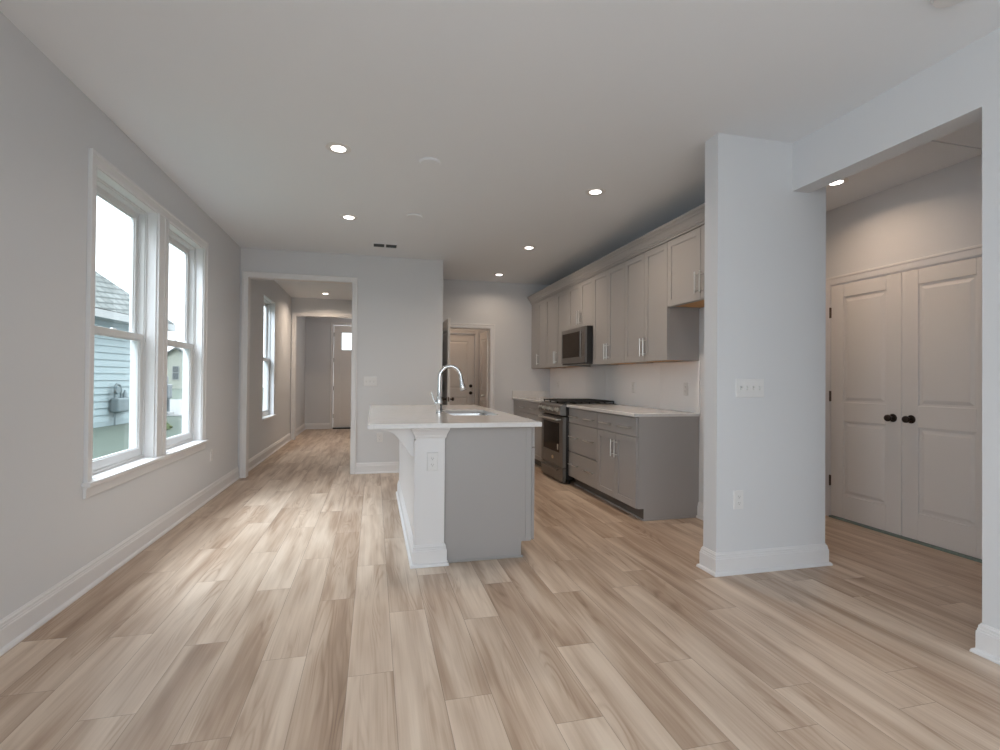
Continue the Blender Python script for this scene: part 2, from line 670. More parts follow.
def casing(name, f, a0, a1, z1, width=0.066, z0=0.0):
    k = width / 0.066
    prof = [(o * k, h) for o, h in [(0, 0), (0, 0.010), (0.006, 0.013), (0.046, 0.016), (0.050, 0.021), (0.064, 0.021), (0.066, 0.018), (0.066, 0)]]
    return st(MB(f).sweep(prof, [(a0, z0), (a0, z1), (a1, z1), (a1, z0)]), name, M['trim'], bevel=0.0008)


def jamb(name, f, a0, a1, z1, depth, thick=0.018):
    m = MB(f)
    m.box(a0, a0 + thick, 0, z1, -depth, 0)
    m.box(a1 - thick, a1, 0, z1, -depth, 0)
    m.box(a0 + thick, a1 - thick, z1 - thick, z1, -depth, 0)
    return st(m, name, M['trim'], bevel=0.001)


casing('trim_1', face_ny(YF), -1.463, -0.273, 2.388)
jamb('trim_2', face_ny(YF), -1.468, -0.272, 2.391, 0.12, 0.005)
casing('trim_3', face_ny(10.35), -1.475, -0.25, 2.388)
jamb('trim_4', face_ny(10.35), -1.476, -0.249, 2.391, 0.12, 0.008)
casing('trim_5', face_ny(YB), 0.985, 1.780, 1.995)
jamb('trim_6', face_ny(YB), 0.98, 1.785, 2.0, 0.12, 0.012)
casing('trim_7', face_nx(3.95), 2.385, 3.640, 2.055, width=0.070)
jamb('trim_8', face_nx(3.95), 2.38, 3.645, 2.06, 0.12, 0.010)
casing('trim_9', face_ny(12.45), -0.93, -0.01, 2.445)
casing('trim_10', face_ny(9.3), 1.02, 1.835, 2.045)


# ------------------------------------------------------------------ windows
def window(name, f, a0, a1, z0, z1):
    """double-hung window; (a, b, h), h = 0 at the wall surface, room side positive"""
    s = structure(name)
    # extension jamb and vinyl frame
    m = MB(f)
    t = 0.012
    m.box(a0, a0 + t, z0, z1, -0.068, 0)
    m.box(a1 - t, a1, z0, z1, -0.068, 0)
    m.box(a0 + t, a1 - t, z1 - t, z1, -0.068, 0)
    m.box(a0 + t, a1 - t, z0, z0 + 0.004, -0.068, 0)
    m.build('jamb', M['trim'], s, bevel=0.001)
    m = MB(f)
    e = 0.030
    for hh0, hh1, ee in ((-0.152, -0.068, e), (-0.068, -0.060, 0.024)):
        m.box(a0, a0 + ee, z0, z1, hh0, hh1)
        m.box(a1 - ee, a1, z0, z1, hh0, hh1)
        m.box(a0 + ee, a1 - ee, z1 - ee, z1, hh0, hh1)
        m.box(a0 + ee, a1 - ee, z0, z0 + ee, hh0, hh1)
    m.build('frame', M['vinyl'], s, bevel=0.002)
    b0, b1 = a0 + e, a1 - e
    zm = (z0 + z1) / 2 - 0.025

    def sash(nm, y0, y1, h0, h1, top, bot):
        m = MB(f)
        sl = 0.040
        m.box(b0, b0 + sl, y0, y1, h0, h1)
        m.box(b1 - sl, b1, y0, y1, h0, h1)
        m.box(b0 + sl, b1 - sl, y1 - top, y1, h0, h1)
        m.box(b0 + sl, b1 - sl, y0, y0 + bot, h0, h1)
        # glazing bead
        g = 0.007
        hm = (h0 + h1) / 2
        m.box(b0 + sl, b0 + sl + g, y0 + bot, y1 - top, hm - 0.008, hm + 0.008)
        m.box(b1 - sl - g, b1 - sl, y0 + bot, y1 - top, hm - 0.008, hm + 0.008)
        m.box(b0 + sl + g, b1 - sl - g, y1 - top - g, y1 - top, hm - 0.008, hm + 0.008)
        m.box(b0 + sl + g, b1 - sl - g, y0 + bot, y0 + bot + g, hm - 0.008, hm + 0.008)
        o = m.build(nm, M['vinyl'], s, bevel=0.0015)
        p = MB(f).box(b0 + sl, b1 - sl, y0 + bot, y1 - top, hm - 0.002, hm + 0.002)
        p.build('pane', M['glass'], o)
        return o

    sash('upper_sash', zm - 0.02, z1 - e + 0.004, -0.145, -0.110, 0.045, 0.035)
    lo = sash('lower_sash', z0 + e - 0.004, zm + 0.022, -0.105, -0.070, 0.044, 0.055)
    ac = (a0 + a1) / 2
    MB(f).box(ac - 0.03, ac + 0.03, zm + 0.022, zm + 0.027, -0.100, -0.075).box(ac - 0.012, ac + 0.034, zm + 0.027, zm + 0.032, -0.096, -0.082).build('sash_lock', M['vinyl'], lo, bevel=0.001)
    return s


def window_trim(name, f, spans, z0, z1, wcas=0.07):
    """casing, mullion boards, stool and apron round one or two windows"""
    a0, a1 = spans[0][0], spans[-1][1]
    s = structure(name)
    prof = [(0, 0), (0, 0.010), (0.006, 0.013), (0.050, 0.016), (0.054, 0.021), (0.068, 0.021), (0.070, 0.018), (0.070, 0)]
    m = MB(f).sweep(prof, [(a0 + 0.003, z0), (a0 + 0.003, z1 - 0.003), (a1 - 0.003, z1 - 0.003), (a1 - 0.003, z0)])
    m.build('casing', M['trim'], s, bevel=0.0008)
    for (p, q) in zip(spans, spans[1:]):
        c0, c1 = p[1] - 0.003, q[0] + 0.003
        m = MB(f).box(c0, c1, z0, z1 - 0.004, 0, 0.012)
        m.box(c0, c0 + 0.006, z0, z1 - 0.004, 0.012, 0.016)
        m.box(c1 - 0.006, c1, z0, z1 - 0.004, 0.012, 0.016)
        m.box((c0 + c1) / 2 + 0.012, (c0 + c1) / 2 + 0.020, z0, z1 - 0.004, 0.012, 0.018)
        m.build('mullion_board', M['trim'], s, bevel=0.001)
    m = MB(f).box(a0 - wcas - 0.02, a1 + wcas + 0.02, z0 - 0.022, z0 + 0.002, 0, 0.045)
    for (p, q) in spans:
        m.box(p + 0.001, q - 0.001, z0 - 0.022, z0 + 0.006, -0.062, 0.0)
    m.build('stool', M['trim'], s, bevel=0.005, seg=2)
    ap = [(0, 0), (0.012, 0), (0.016, 0.006), (0.016, 0.05), (0.024, 0.058), (0.026, 0.066), (0, 0.066)]
    b = z0 - 0.022 - 0.066
    fm = (lambda d, z, t: f(t, b + z, d))
    MB(fm).prism(ap, a0 - wcas, a1 + wcas).build('apron', M['trim'], s, bevel=0.0008)
    return s


window('window_1', face_px(XL), *WIN[0])
window('window_2', face_px(XL), *WIN[1])
window_trim('trim_11', face_px(XL), [WIN[0][:2], WIN[1][:2]], 0.60, 2.395)
window('window_3', face_px(XL), *LOBW)
m = MB(face_px(XL)).box(LOBW[0] - 0.03, LOBW[1] + 0.05, 0.575, 0.602, -0.06, 0.03)
st(m, 'trim_12', M['trim'], bevel=0.003)
window('window_4', face_px(XL), *REARW[0])  # unseen side windows, added to let daylight in
window('window_5', face_px(XL), *REARW[1])
# unseen patio door unit added behind the camera to admit daylight
pd = structure('window_6')
m = MB(face_py(YREAR))
for a in (-1.2, -0.10, 1.03, 2.13):
    m.box(a, a + 0.07, 0, 2.42, -0.10, -0.03)
m.box(-1.13, 2.13, 2.35, 2.42, -0.10, -0.03).box(-1.13, 2.13, 0.0, 0.09, -0.10, -0.03)
m.build('frame', M['vinyl'], pd, bevel=0.002)
for a in (-1.13, -0.03, 1.10):
    MB(face_py(YREAR)).box(a, a + 1.03, 0.09, 2.35, -0.068, -0.062).build('pane', M['glass'], pd)


# ------------------------------------------------------------------ interior doors
def door_leaf(f, a0, a1, z0, z1, panels, name='leaf', parent=None, mt=None, t=0.035, both=False):
    """moulded panel door; front face at h = 0; panels [(z0, z1)] with stiles 0.12"""
    m = MB(f)
    rec = 0.012
    back = -t + (rec if both else 0)
    m.box(a0, a1, z0, z1, back, -rec)
    sides = ((-rec, 0, -rec, -0.002),) if not both else ((-rec, 0, -rec, -0.002), (back, back - rec, back, back - rec + 0.002))
    st_ = min(0.12, (a1 - a0) * 0.195)
    zs = sorted(panels)
    for (h0, h1, g0, g1) in sides:
        lo, hi = min(h0, h1), max(h0, h1)
        m.box(a0, a0 + st_, z0, z1, lo, hi)
        m.box(a1 - st_, a1, z0, z1, lo, hi)
        cur = z0
        for (p, q) in zs:
            m.box(a0 + st_, a1 - st_, cur, p, lo, hi)
            cur = q
        m.box(a0 + st_, a1 - st_, cur, z1, lo, hi)
        for (p, q) in zs:
            e0, e1 = a0 + st_, a1 - st_
            m.frustum((e0 + 0.014, e1 - 0.014, p + 0.014, q - 0.014), h0, (e0 + 0.042, e1 - 0.042, p + 0.042, q - 0.042), g1)
    return m.build(name, mt or M['door'], parent, bevel=0.003)


def hinges(f, a, zs, parent, h=0.0):
    for z in zs:
        m = MB(f)
        m.box(a - 0.010, a + 0.010, z - 0.045, z + 0.045, h - 0.002, h + 0.004)
        m.lathe([(0.0055, 0), (0.0055, 0.094)], (a, z - 0.047, h + 0.006), (0, 1, 0), 10)
        m.build('hinge', M['hinge'], parent)


def knob(f, a, z, parent, mt, r=0.027, name='knob', rose=0.032):
    m = MB(f)
    m.lathe([(rose, 0), (rose, 0.004), (rose * 0.8, 0.008), (0.012, 0.010), (0.011, 0.030), (r * 0.62, 0.036), (r * 0.95, 0.046), (r, 0.054), (r * 0.93, 0.063), (r * 0.6, 0.070), (0, 0.072)], (a, z, 0), (0, 0, 1), 20)
    return m.build(name, mt, parent, smooth=True)


P2 = [(0.222, 0.859), (1.023, 1.930)]
fc = face_nx(3.940)
d1 = structure('door_1')
l1 = door_leaf(fc, 3.0145, 3.630, 0.020, 2.045, P2, parent=d1)
knob(fc, 3.078, 0.918, l1, M['bronze'])
hinges(fc, 3.636, (0.325, 1.07, 1.81), d1)
d2 = structure('door_2')
l2 = door_leaf(fc, 2.395, 3.0105, 0.020, 2.045, P2, parent=d2)
knob(fc, 2.940, 0.918, l2, M['bronze'])
hinges(fc, 2.390, (0.325, 1.07, 1.81), d2)
st(MB().box(3.925, 3.985, 2.39, 3.635, 0.0, 0.014), 'trim_13', M['threshold'])

# mud room: door open into the kitchen, door open into the mud room, deadbolted outer door
d3 = structure('door_3')
P3 = [(0.23, 0.84), (1.02, 1.86)]
l3 = door_leaf(face_px(1.010), 6.865, 7.715, 0.012, 2.030, P3, parent=d3, both=True)
knob(face_px(1.010), 6.935, 0.915, l3, M['bronze'])
knob(face_nx(0.975), 6.935, 0.915, l3, M['bronze'])
MB().box(0.981, 1.003, 6.8635, 6.867, 0.885, 0.945).build('latch_plate', M['hinge'], l3)
d4 = structure('door_4')
l4 = door_leaf(face_nx(1.755), 7.885, 8.44, 0.012, 1.975, P3, parent=d4, both=True)
knob(face_nx(1.755), 8.02, 0.925, l4, M['nickel'], r=0.026)
MB().box(1.757, 1.788, 8.438, 8.442, 0.895, 0.955).build('latch_plate', M['hinge'], l4)
d5 = structure('door_5')
l5 = door_leaf(face_ny(9.33), 1.025, 1.830, 0.012, 2.040, [(0.23, 0.86), (1.02, 1.90)], parent=d5)
knob(face_ny(9.33), 1.765, 0.935, l5, M['bronze'], r=0.026)
MB(face_ny(9.33)).lathe([(0.030, 0), (0.030, 0.010), (0.024, 0.016), (0.008, 0.017), (0.008, 0.030), (0, 0.031)], (1.765, 1.066, 0), (0, 0, 1), 18).build('deadbolt', M['bronze'], l5, smooth=True)

# front door with one square lite
d6 = structure('door_6')
fd = face_ny(12.47)
m = MB(fd)
m.box(-0.925, -0.77, 0.03, 2.435, -0.04, 0)
m.box(-0.17, -0.015, 0.03, 2.435, -0.04, 0)
m.box(-0.77, -0.17, 0.03, 0.25, -0.04, 0)
m.box(-0.77, -0.17, 1.70, 1.84, -0.04, 0)
m.box(-0.77, -0.17, 2.29, 2.435, -0.04, 0)
m.box(-0.77, -0.17, 0.25, 1.70, -0.04, -0.010)
fl = m.build('leaf', M['door'], d6, bevel=0.003)
lt = MB(fd)
lt.box(-0.77, -0.745, 1.84, 2.29, -0.03, 0.006).box(-0.195, -0.17, 1.84, 2.29, -0.03, 0.006)
lt.box(-0.745, -0.195, 1.84, 1.865, -0.03, 0.006).box(-0.745, -0.195, 2.265, 2.29, -0.03, 0.006)
lf = lt.build('lite_frame', M['trim'], fl, bevel=0.002)
MB(fd).box(-0.745, -0.195, 1.865, 2.265, -0.022, -0.016).build('pane', M['glass'], fl)
hinges(fd, -0.928, (0.30, 0.95, 1.62, 2.22), d6)
st(MB().box(-0.93, -0.01, 12.40, 12.56, 0.0, 0.028), 'trim_14', M['black'])


# ------------------------------------------------------------------ plates
def plate(label, f, a, z, n, kind, parent_name=None):
    """wall plate n gangs wide; kind 'switch' or 'outlet'"""
    wd = {1: 0.071, 3: 0.163, 4: 0.206}[n]
    h = 0.117
    o = thing(kind + '_plate', label, 'light switch' if kind == 'switch' else 'outlet', f(a, z, 0))
    MB(f).frustum((a - wd / 2, a + wd / 2, z - h / 2, z + h / 2), 0, (a - wd / 2 + 0.003, a + wd / 2 - 0.003, z - h / 2 + 0.003, z + h / 2 - 0.003), 0.006).build('cover', M['plate'], o)
    for i in range(n):
        c = a + (i - (n - 1) / 2) * 0.046
        if kind == 'switch':
            MB(f).box(c - 0.0055, c + 0.0055, z - 0.012, z + 0.012, 0.006, 0.0068).build('collar', M['collar'], o)
            MB(f).prism([(c - 0.004, z - 0.010), (c + 0.004, z - 0.010), (c + 0.004, z + 0.010), (c - 0.004, z + 0.010)], 0.006, 0.009).frustum((c - 0.004, c + 0.004, z, z + 0.011), 0.009, (c - 0.003, c + 0.003, z + 0.008, z + 0.013), 0.019).build('toggle', M['plate'], o)
        else:
            for dz in (-0.020, 0.020):
                r = MB(f)
                pts = [(c + 0.0165 * math.cos(t), z + dz + 0.0165 * math.sin(t) * 0.85) for t in [k * PI / 10 for k in range(20)]]
                r.prism(pts, 0.006, 0.0085)
                rc = r.build('receptacle', M['plate'], o)
                q = MB(f)
                for ddx, hh in ((-0.006, 0.008), (0.006, 0.0065)):
                    q.box(c + ddx - 0.001, c + ddx + 0.001, z + dz - 0.001, z + dz - 0.001 + hh, 0.0085, 0.0088)
                q.box(c - 0.002, c + 0.002, z + dz - 0.009, z + dz - 0.005, 0.0085, 0.0088)
                q.build('slots', M['slot'], rc)
    return o


plate('white wall plate with four toggle switches on the wall stub beside the cabinets', face_ny(2.694), 2.294, 1.152, 4, 'switch')
plate('white wall plate with three toggle switches beside the wide cased opening', face_ny(YF), -0.048, 1.155, 3, 'switch')
plate('white duplex outlet low on the wall stub above its baseboard', face_ny(2.694), 2.213, 0.455, 1, 'outlet')
plate('white outlet plate low on the far wall, seen under the island countertop overhang', face_ny(YF), 0.075, 0.448, 1, 'outlet')
plate('white duplex outlet on the white end post of the kitchen island', face_ny(3.235), 0.368, 0.664, 1, 'outlet')
plate('white outlet plate low on the left wall beneath the far end of the twin window', face_px(XL), 5.52, 0.42, 1, 'outlet')
plate('white outlet on the backsplash nearest the wall stub', face_nx(2.765), 4.05, 1.12, 1, 'outlet')
plate('white outlet on the backsplash just right of the range', face_nx(2.765), 5.01, 1.12, 1, 'outlet')
plate('white outlet on the backsplash left of the range', face_nx(2.765), 7.35, 1.12, 1, 'outlet')


# ------------------------------------------------------------------ kitchen cabinets
def shaker(f, a0, a1, z0, z1, parent, name='door', rail=0.057):
    m = MB(f)
    g = 0.0022
    a0 += g; a1 -= g; z0 += g; z1 -= g
    m.box(a0, a1, z0, z1, -0.020, -0.008)
    m.box(a0, a0 + rail, z0, z1, -0.008, 0)
    m.box(a1 - rail, a1, z0, z1, -0.008, 0)
    m.box(a0 + rail, a1 - rail, z0, z0 + rail, -0.008, 0)
    m.box(a0 + rail, a1 - rail, z1 - rail, z1, -0.008, 0)
    return m.build(name, M['cab'], parent, bevel=0.0012)


def slab(f, a0, a1, z0, z1, parent, name='drawer'):
    g = 0.0022
    return MB(f).box(a0 + g, a1 - g, z0 + g, z1 - g, -0.020, 0).build(name, M['cab'], parent, bevel=0.0015)


def bar_v(f, a, z0, z1, parent):
    m = MB(f)
    m.tube([(a, z0, 0.030), (a, z1, 0.030)], 0.006)
    for z in (z0 + 0.022, z1 - 0.022):
        m.tube([(a, z, 0), (a, z, 0.030)], 0.0045, 10)
    return m.build('handle', M['nickel'], parent, smooth=True)


def bar_h(f, a0, a1, z, parent):
    m = MB(f)
    m.tube([(a0, z, 0.030), (a1, z, 0.030)], 0.006)
    for a in (a0 + 0.022, a1 - 0.022):
        m.tube([(a, z, 0), (a, z, 0.030)], 0.0045, 10)
    return m.build('handle', M['nickel'], parent, smooth=True)


XC = 2.165          # door fronts of the base cabinets
fb = face_nx(XC)
Y0 = 3.876


def base_cab(label, y0, y1, group='base cabinets along the right wall'):
    o = thing('base_cabinet', label, 'cabinet', ((XC + XK) / 2, (y0 + y1) / 2, 0), group)
    prof = [(XC + 0.021, 0.10), (XC + 0.075, 0.10), (XC + 0.075, 0.0), (XK - 0.002, 0.0), (XK - 0.002, 0.883), (XC + 0.021, 0.883)]
    MB(lambda a, b, h: (a, h, b)).prism(prof, y0 + 0.0005, y1 - 0.0005).build('body', M['cab'], o, bevel=0.001)
    MB().box(XC + 0.073, XC + 0.0749, y0, y1, 0.0, 0.1).build('toe_shade_board', M['toe_shade'], o)  # dark board added, its colour stands for shade under the cabinet
    return o


cA = base_cab('grey base cabinet, two doors under one wide drawer, at the bare end', Y0, Y0 + 0.762)
dr = slab(fb, Y0, Y0 + 0.762, 0.712, 0.874, cA)
bar_h(fb, 3.945, 4.165, 0.785, dr)
bar_h(fb, 4.325, 4.545, 0.785, dr)
dl = shaker(fb, Y0, Y0 + 0.381, 0.104, 0.708, cA)
bar_v(fb, Y0 + 0.381 - 0.035, 0.49, 0.65, dl)
dl = shaker(fb, Y0 + 0.381, Y0 + 0.762, 0.104, 0.708, cA)
bar_v(fb, Y0 + 0.381 + 0.035, 0.49, 0.65, dl)
MB().box(XC + 0.021, XK - 0.002, Y0 - 0.006, Y0, 0.101, 0.883).box(XC + 0.075, XK - 0.002, Y0 - 0.006, Y0, 0.0, 0.101).build('end_panel', M['cab'], cA)
MB().box(XC + 0.070, XK - 0.032, Y0 - 0.018, Y0 - 0.006, 0.0, 0.014).build('shoe_molding', M['cab'], cA, bevel=0.004)
MB().box(XC + 0.065, XC + 0.075, Y0 - 0.018, Y0 + 0.762, 0.0, 0.014).build('shoe_molding', M['cab'], cA, bevel=0.004)
cB = base_cab('grey base cabinet with three stacked drawers, next to the range', Y0 + 0.762, Y0 + 1.524)
y0, y1 = Y0 + 0.762, Y0 + 1.524
for za, zb, zh in ((0.712, 0.874, 0.785), (0.388, 0.708, 0.560), (0.104, 0.384, 0.250)):
    dr = slab(fb, y0, y1, za, zb, cB)
    bar_h(fb, y0 + 0.07, y0 + 0.29, zh, dr)
    bar_h(fb, y1 - 0.29, y1 - 0.07, zh, dr)
MB().box(XC + 0.065, XC + 0.075, y0, y1, 0.0, 0.014).build('shoe_molding', M['cab'], cB, bevel=0.004)
YR0, YR1 = Y0 + 1.524, Y0 + 2.286
cC = base_cab('grey base cabinet with a wide top drawer, between the range and the back wall', YR1, YB - 0.002)
dr = slab(fb, YR1, 7.60, 0.712, 0.874, cC)
bar_h(fb, 6.62, 6.82, 0.785, dr)
bar_h(fb, 7.10, 7.32, 0.785, dr)
for a, b in ((YR1, 6.88), (6.88, 7.60)):
    dl = shaker(fb, a, b, 0.104, 0.708, cC)
    bar_v(fb, (b - 0.035) if a == YR1 else (a + 0.035), 0.49, 0.65, dl)
MB(fb).box(7.602, YB - 0.003, 0.104, 0.874, -0.020, 0).build('filler', M['cab'], cC)

# worktops
q = MB().box(XC - 0.030, XK - 0.001, Y0 - 0.022, YR0 - 0.001, 0.884, 0.914).build('countertop', M['quartz'], bevel=0.003)
tag(q, 'white quartz countertop between the range and the bare end of the cabinets', 'countertop')
q = MB().box(XC - 0.030, XK - 0.001, YR1 + 0.001, YB - 0.001, 0.884, 0.914).build('countertop', M['quartz'], bevel=0.003)
tag(q, 'white quartz countertop in the corner left of the range', 'countertop')
q = MB().box(XC - 0.025, XK - 0.012, YB - 0.022, YB - 0.001, 0.914, 1.014).build('side_splash', M['quartz'], bevel=0.003)
tag(q, 'short stone splash strip on the back wall above the corner countertop', 'backsplash')
# backsplash of large white tiles
m = MB()
for (a, b) in ((Y0 - 0.015, 4.48), (4.482, 5.09), (5.092, 5.70), (5.702, 6.31), (6.312, 6.92), (6.922, YB - 0.024)):
    for (c, d) in ((0.914, 1.371),):
        m.box(XK - 0.010, XK - 0.0005, a, b, c, d)
q = m.build('backsplash', M['splash'], bevel=0.0008)
tag(q, 'smooth white tiled backsplash between the countertops and wall cabinets', 'backsplash')

# wall cabinets
XU = 2.455
fu = face_nx(XU)


def wall_cab(label, y0, y1, z0, z1, doors, handles, name='wall_cabinet'):
    o = thing(name, label, 'cabinet', ((XU + XK) / 2, (y0 + y1) / 2, z0), 'wall cabinets along the right wall')
    m = MB()
    m.box(XU + 0.021, XK - 0.002, y0 + 0.0005, y1 - 0.0005, z0 + 0.012, z1)
    m.box(XU + 0.021, XU + 0.040, y0 + 0.0005, y1 - 0.0005, z0, z0 + 0.012)
    m.box(XU + 0.040, XK - 0.002, y0 + 0.0005, y0 + 0.016, z0, z0 + 0.012)
    m.box(XU + 0.040, XK - 0.002, y1 - 0.016, y1 - 0.0005, z0, z0 + 0.012)
    m.build('body', M['cab'], o)
    MB().box(XU + 0.040, XK - 0.003, y0 + 0.016, y1 - 0.016, z0 + 0.008, z0 + 0.013).build('bottom_panel', M['ply'], o)['label'] = 'unpainted plywood underside'
    for (a, b), h in zip(doors, handles):
        d = shaker(fu, a, b, z0, z1 - 0.012, o)
        if h is not None:
            bar_v(fu, h, z0 + 0.05, z0 + 0.22, d)
    return o


ZU0, ZU1 = 1.372, 2.412
y = Y0
wall_cab('short grey wall cabinet over the empty refrigerator space', Y0 - 0.914, Y0, 1.829, ZU1, [(Y0 - 0.914, Y0 - 0.457), (Y0 - 0.457, Y0)], [Y0 - 0.487, Y0 - 0.427 + 0.0])
wall_cab('tall grey two-door wall cabinet next to the short one over the refrigerator space', y, y + 0.762, ZU0, ZU1, [(y, y + 0.381), (y + 0.381, y + 0.762)], [y + 0.351, y + 0.411])
y += 0.762
wall_cab('tall grey two-door wall cabinet immediately right of the microwave', y, y + 0.762, ZU0, ZU1, [(y, y + 0.381), (y + 0.381, y + 0.762)], [y + 0.351, y + 0.411])
y += 0.762
wall_cab('short grey two-door wall cabinet directly above the microwave', y, y + 0.762, 1.829, ZU1, [(y, y + 0.381), (y + 0.381, y + 0.762)], [y + 0.351, y + 0.411])
y += 0.762
wall_cab('tall grey two-door wall cabinet immediately left of the microwave', y, y + 0.900, ZU0, ZU1, [(y, y + 0.450), (y + 0.450, y + 0.900)], [y + 0.420, y + 0.480])
y += 0.900
wc = wall_cab('grey single-door wall cabinet in the far corner by the back wall', y, YB - 0.002, ZU0, ZU1, [(y, 7.44)], [7.39])
MB(fu).box(7.442, YB - 0.003, ZU0, ZU1 - 0.012, -0.020, 0).build('filler', M['cab'], wc)
# crown moulding on the cabinet tops
cr = [(0, 2.400), (0.012, 2.400), (0.012, 2.418), (0.022, 2.418), (0.022, 2.430), (0.030, 2.436), (0.036, 2.452), (0.050, 2.470), (0.056, 2.474), (0.056, 2.482), (0.066, 2.488), (0.066, 2.496), (0.074, 2.500), (0.074, 2.524), (-0.02, 2.524), (-0.02, 2.413), (0, 2.413)]
q = MB(lambda a, b, h: (XU - a, h, b)).prism(cr, Y0 - 0.914, YB - 0.003).build('crown_molding', M['cab'])
tag(q, 'long grey crown moulding running over the tops of all the wall cabinets', 'crown moulding')

# ------------------------------------------------------------------ microwave
ym0, ym1 = YR0 + 0.003, YR1 - 0.003
mw = thing('microwave', 'stainless over-the-range microwave with dark glass door', 'microwave', (2.57, (ym0 + ym1) / 2, 1.385))
MB().box(2.385, XK - 0.012, ym0, ym1, 1.40, 1.826).build('case', M['black'], mw, bevel=0.003)
MB(face_nx(2.384)).box(ym0, ym1, 1.383, 1.400, -0.16, 0.010).build('vent_base', M['black'], mw, bevel=0.002)
fm_ = face_nx(2.360)
m = MB(fm_)
m.box(ym0, ym0 + 0.105, 1.402, 1.822, -0.024, 0)
m.box(ym1 - 0.030, ym1, 1.402, 1.822, -0.024, 0)
m.box(ym0 + 0.105, ym1 - 0.030, 1.402, 1.470, -0.024, 0)
m.box(ym0 + 0.105, ym1 - 0.030, 1.775, 1.822, -0.024, 0)
dd = m.build('door', M['steel'], mw, bevel=0.002)
MB(fm_).box(ym0 + 0.105, ym1 - 0.030, 1.470, 1.775, -0.020, -0.003).build('window', M['glassblk'], dd)
m = MB(fm_).tube([(ym0 + 0.055, 1.45, 0.035), (ym0 + 0.055, 1.78, 0.035)], 0.008)
for z in (1.48, 1.75):
    m.tube([(ym0 + 0.055, z, 0), (ym0 + 0.055, z, 0.035)], 0.006)
m.build('handle', M['steel'], dd, smooth=True)

# ------------------------------------------------------------------ range
yr0, yr1 = YR0 + 0.005, YR1 - 0.005
rg = thing('gas_range', 'stainless slide-in gas range with black grates and a dark oven window', 'stove', (2.42, (yr0 + yr1) / 2, 0))
MB().box(2.135, XK - 0.014, yr0, yr1, 0.050, 0.905).build('body', M['black'], rg, bevel=0.003)
for xx in (2.19, 2.70):
    for yy in (yr0 + 0.05, yr1 - 0.05):
        MB().lathe([(0.018, 0), (0.014, 0.01), (0.014, 0.052)], (xx, yy, 0), (0, 0, 1), 12).build('leg', M['black'], rg)
fr = face_nx(2.095)
# warming drawer
m = MB(fr).box(yr0 + 0.002, yr1 - 0.002, 0.022, 0.180, -0.042, 0)
dw = m.build('drawer', M['steel'], rg, bevel=0.003)
m = MB(fr).tube([(yr0 + 0.10, 0.150, 0.030), (yr1 - 0.10, 0.150, 0.030)], 0.009)
for a in (yr0 + 0.13, yr1 - 0.13):
    m.tube([(a, 0.150, 0), (a, 0.150, 0.030)], 0.007)
m.build('handle', M['steel'], dw, smooth=True)
# oven door
m = MB(fr)
gl = (yr0 + 0.115, yr1 - 0.085, 0.345, 0.690)
m.box(yr0 + 0.002, gl[0], 0.190, 0.765, -0.042, 0)
m.box(gl[1], yr1 - 0.002, 0.190, 0.765, -0.042, 0)
m.box(gl[0], gl[1], 0.190, gl[2], -0.042, 0)
m.box(gl[0], gl[1], gl[3], 0.765, -0.042, 0)
od = m.build('oven_door', M['steel'], rg, bevel=0.002)
MB(fr).box(gl[0], gl[1], gl[2], gl[3], -0.038, -0.003).build('window', M['glassblk'], od)
MB(fr).box(gl[0] + 0.035, gl[0] + 0.075, gl[2] + 0.030, gl[2] + 0.095, -0.003, -0.0022).build('sticker', M['sticker'], od)['label'] = 'small pale sticker on the oven glass'
MB(fr).prism([((yr0 + yr1) / 2 - 0.045 + 0.034 * math.cos(t), 0.270 + 0.020 * math.sin(t)) for t in [k * PI / 12 for k in range(24)]], 0, 0.003).build('badge', M['badge'], od)
m = MB(fr).tube([(yr0 + 0.045, 0.735, 0.052), (yr1 - 0.045, 0.735, 0.052)], 0.012)
for a in (yr0 + 0.07, yr1 - 0.07):
    m.tube([(a, 0.735, 0), (a, 0.735, 0.052)], 0.010)
m.build('handle', M['nickel'], od, smooth=True)
# control panel, tilted
pr = [(2.135, 0.785), (2.085, 0.785), (2.050, 0.800), (2.072, 0.895), (2.095, 0.915), (2.135, 0.915)]
cp = MB(lambda a, b, h: (a, h, b)).prism(pr, yr0, yr1).build('control_panel', M['steel'], rg, bevel=0.003)
nrm = Vector((-0.095, 0, 0.022)).normalized()
for i in range(5):
    yk = yr0 + 0.085 + i * (yr1 - yr0 - 0.17) / 4
    c0 = Vector((2.061, yk, 0.848))
    MB().lathe([(0.027, 0), (0.027, 0.005), (0.021, 0.008), (0.020, 0.034), (0.016, 0.038), (0, 0.038)], c0, nrm, 20).build('knob', M['nickel'], cp, smooth=True)
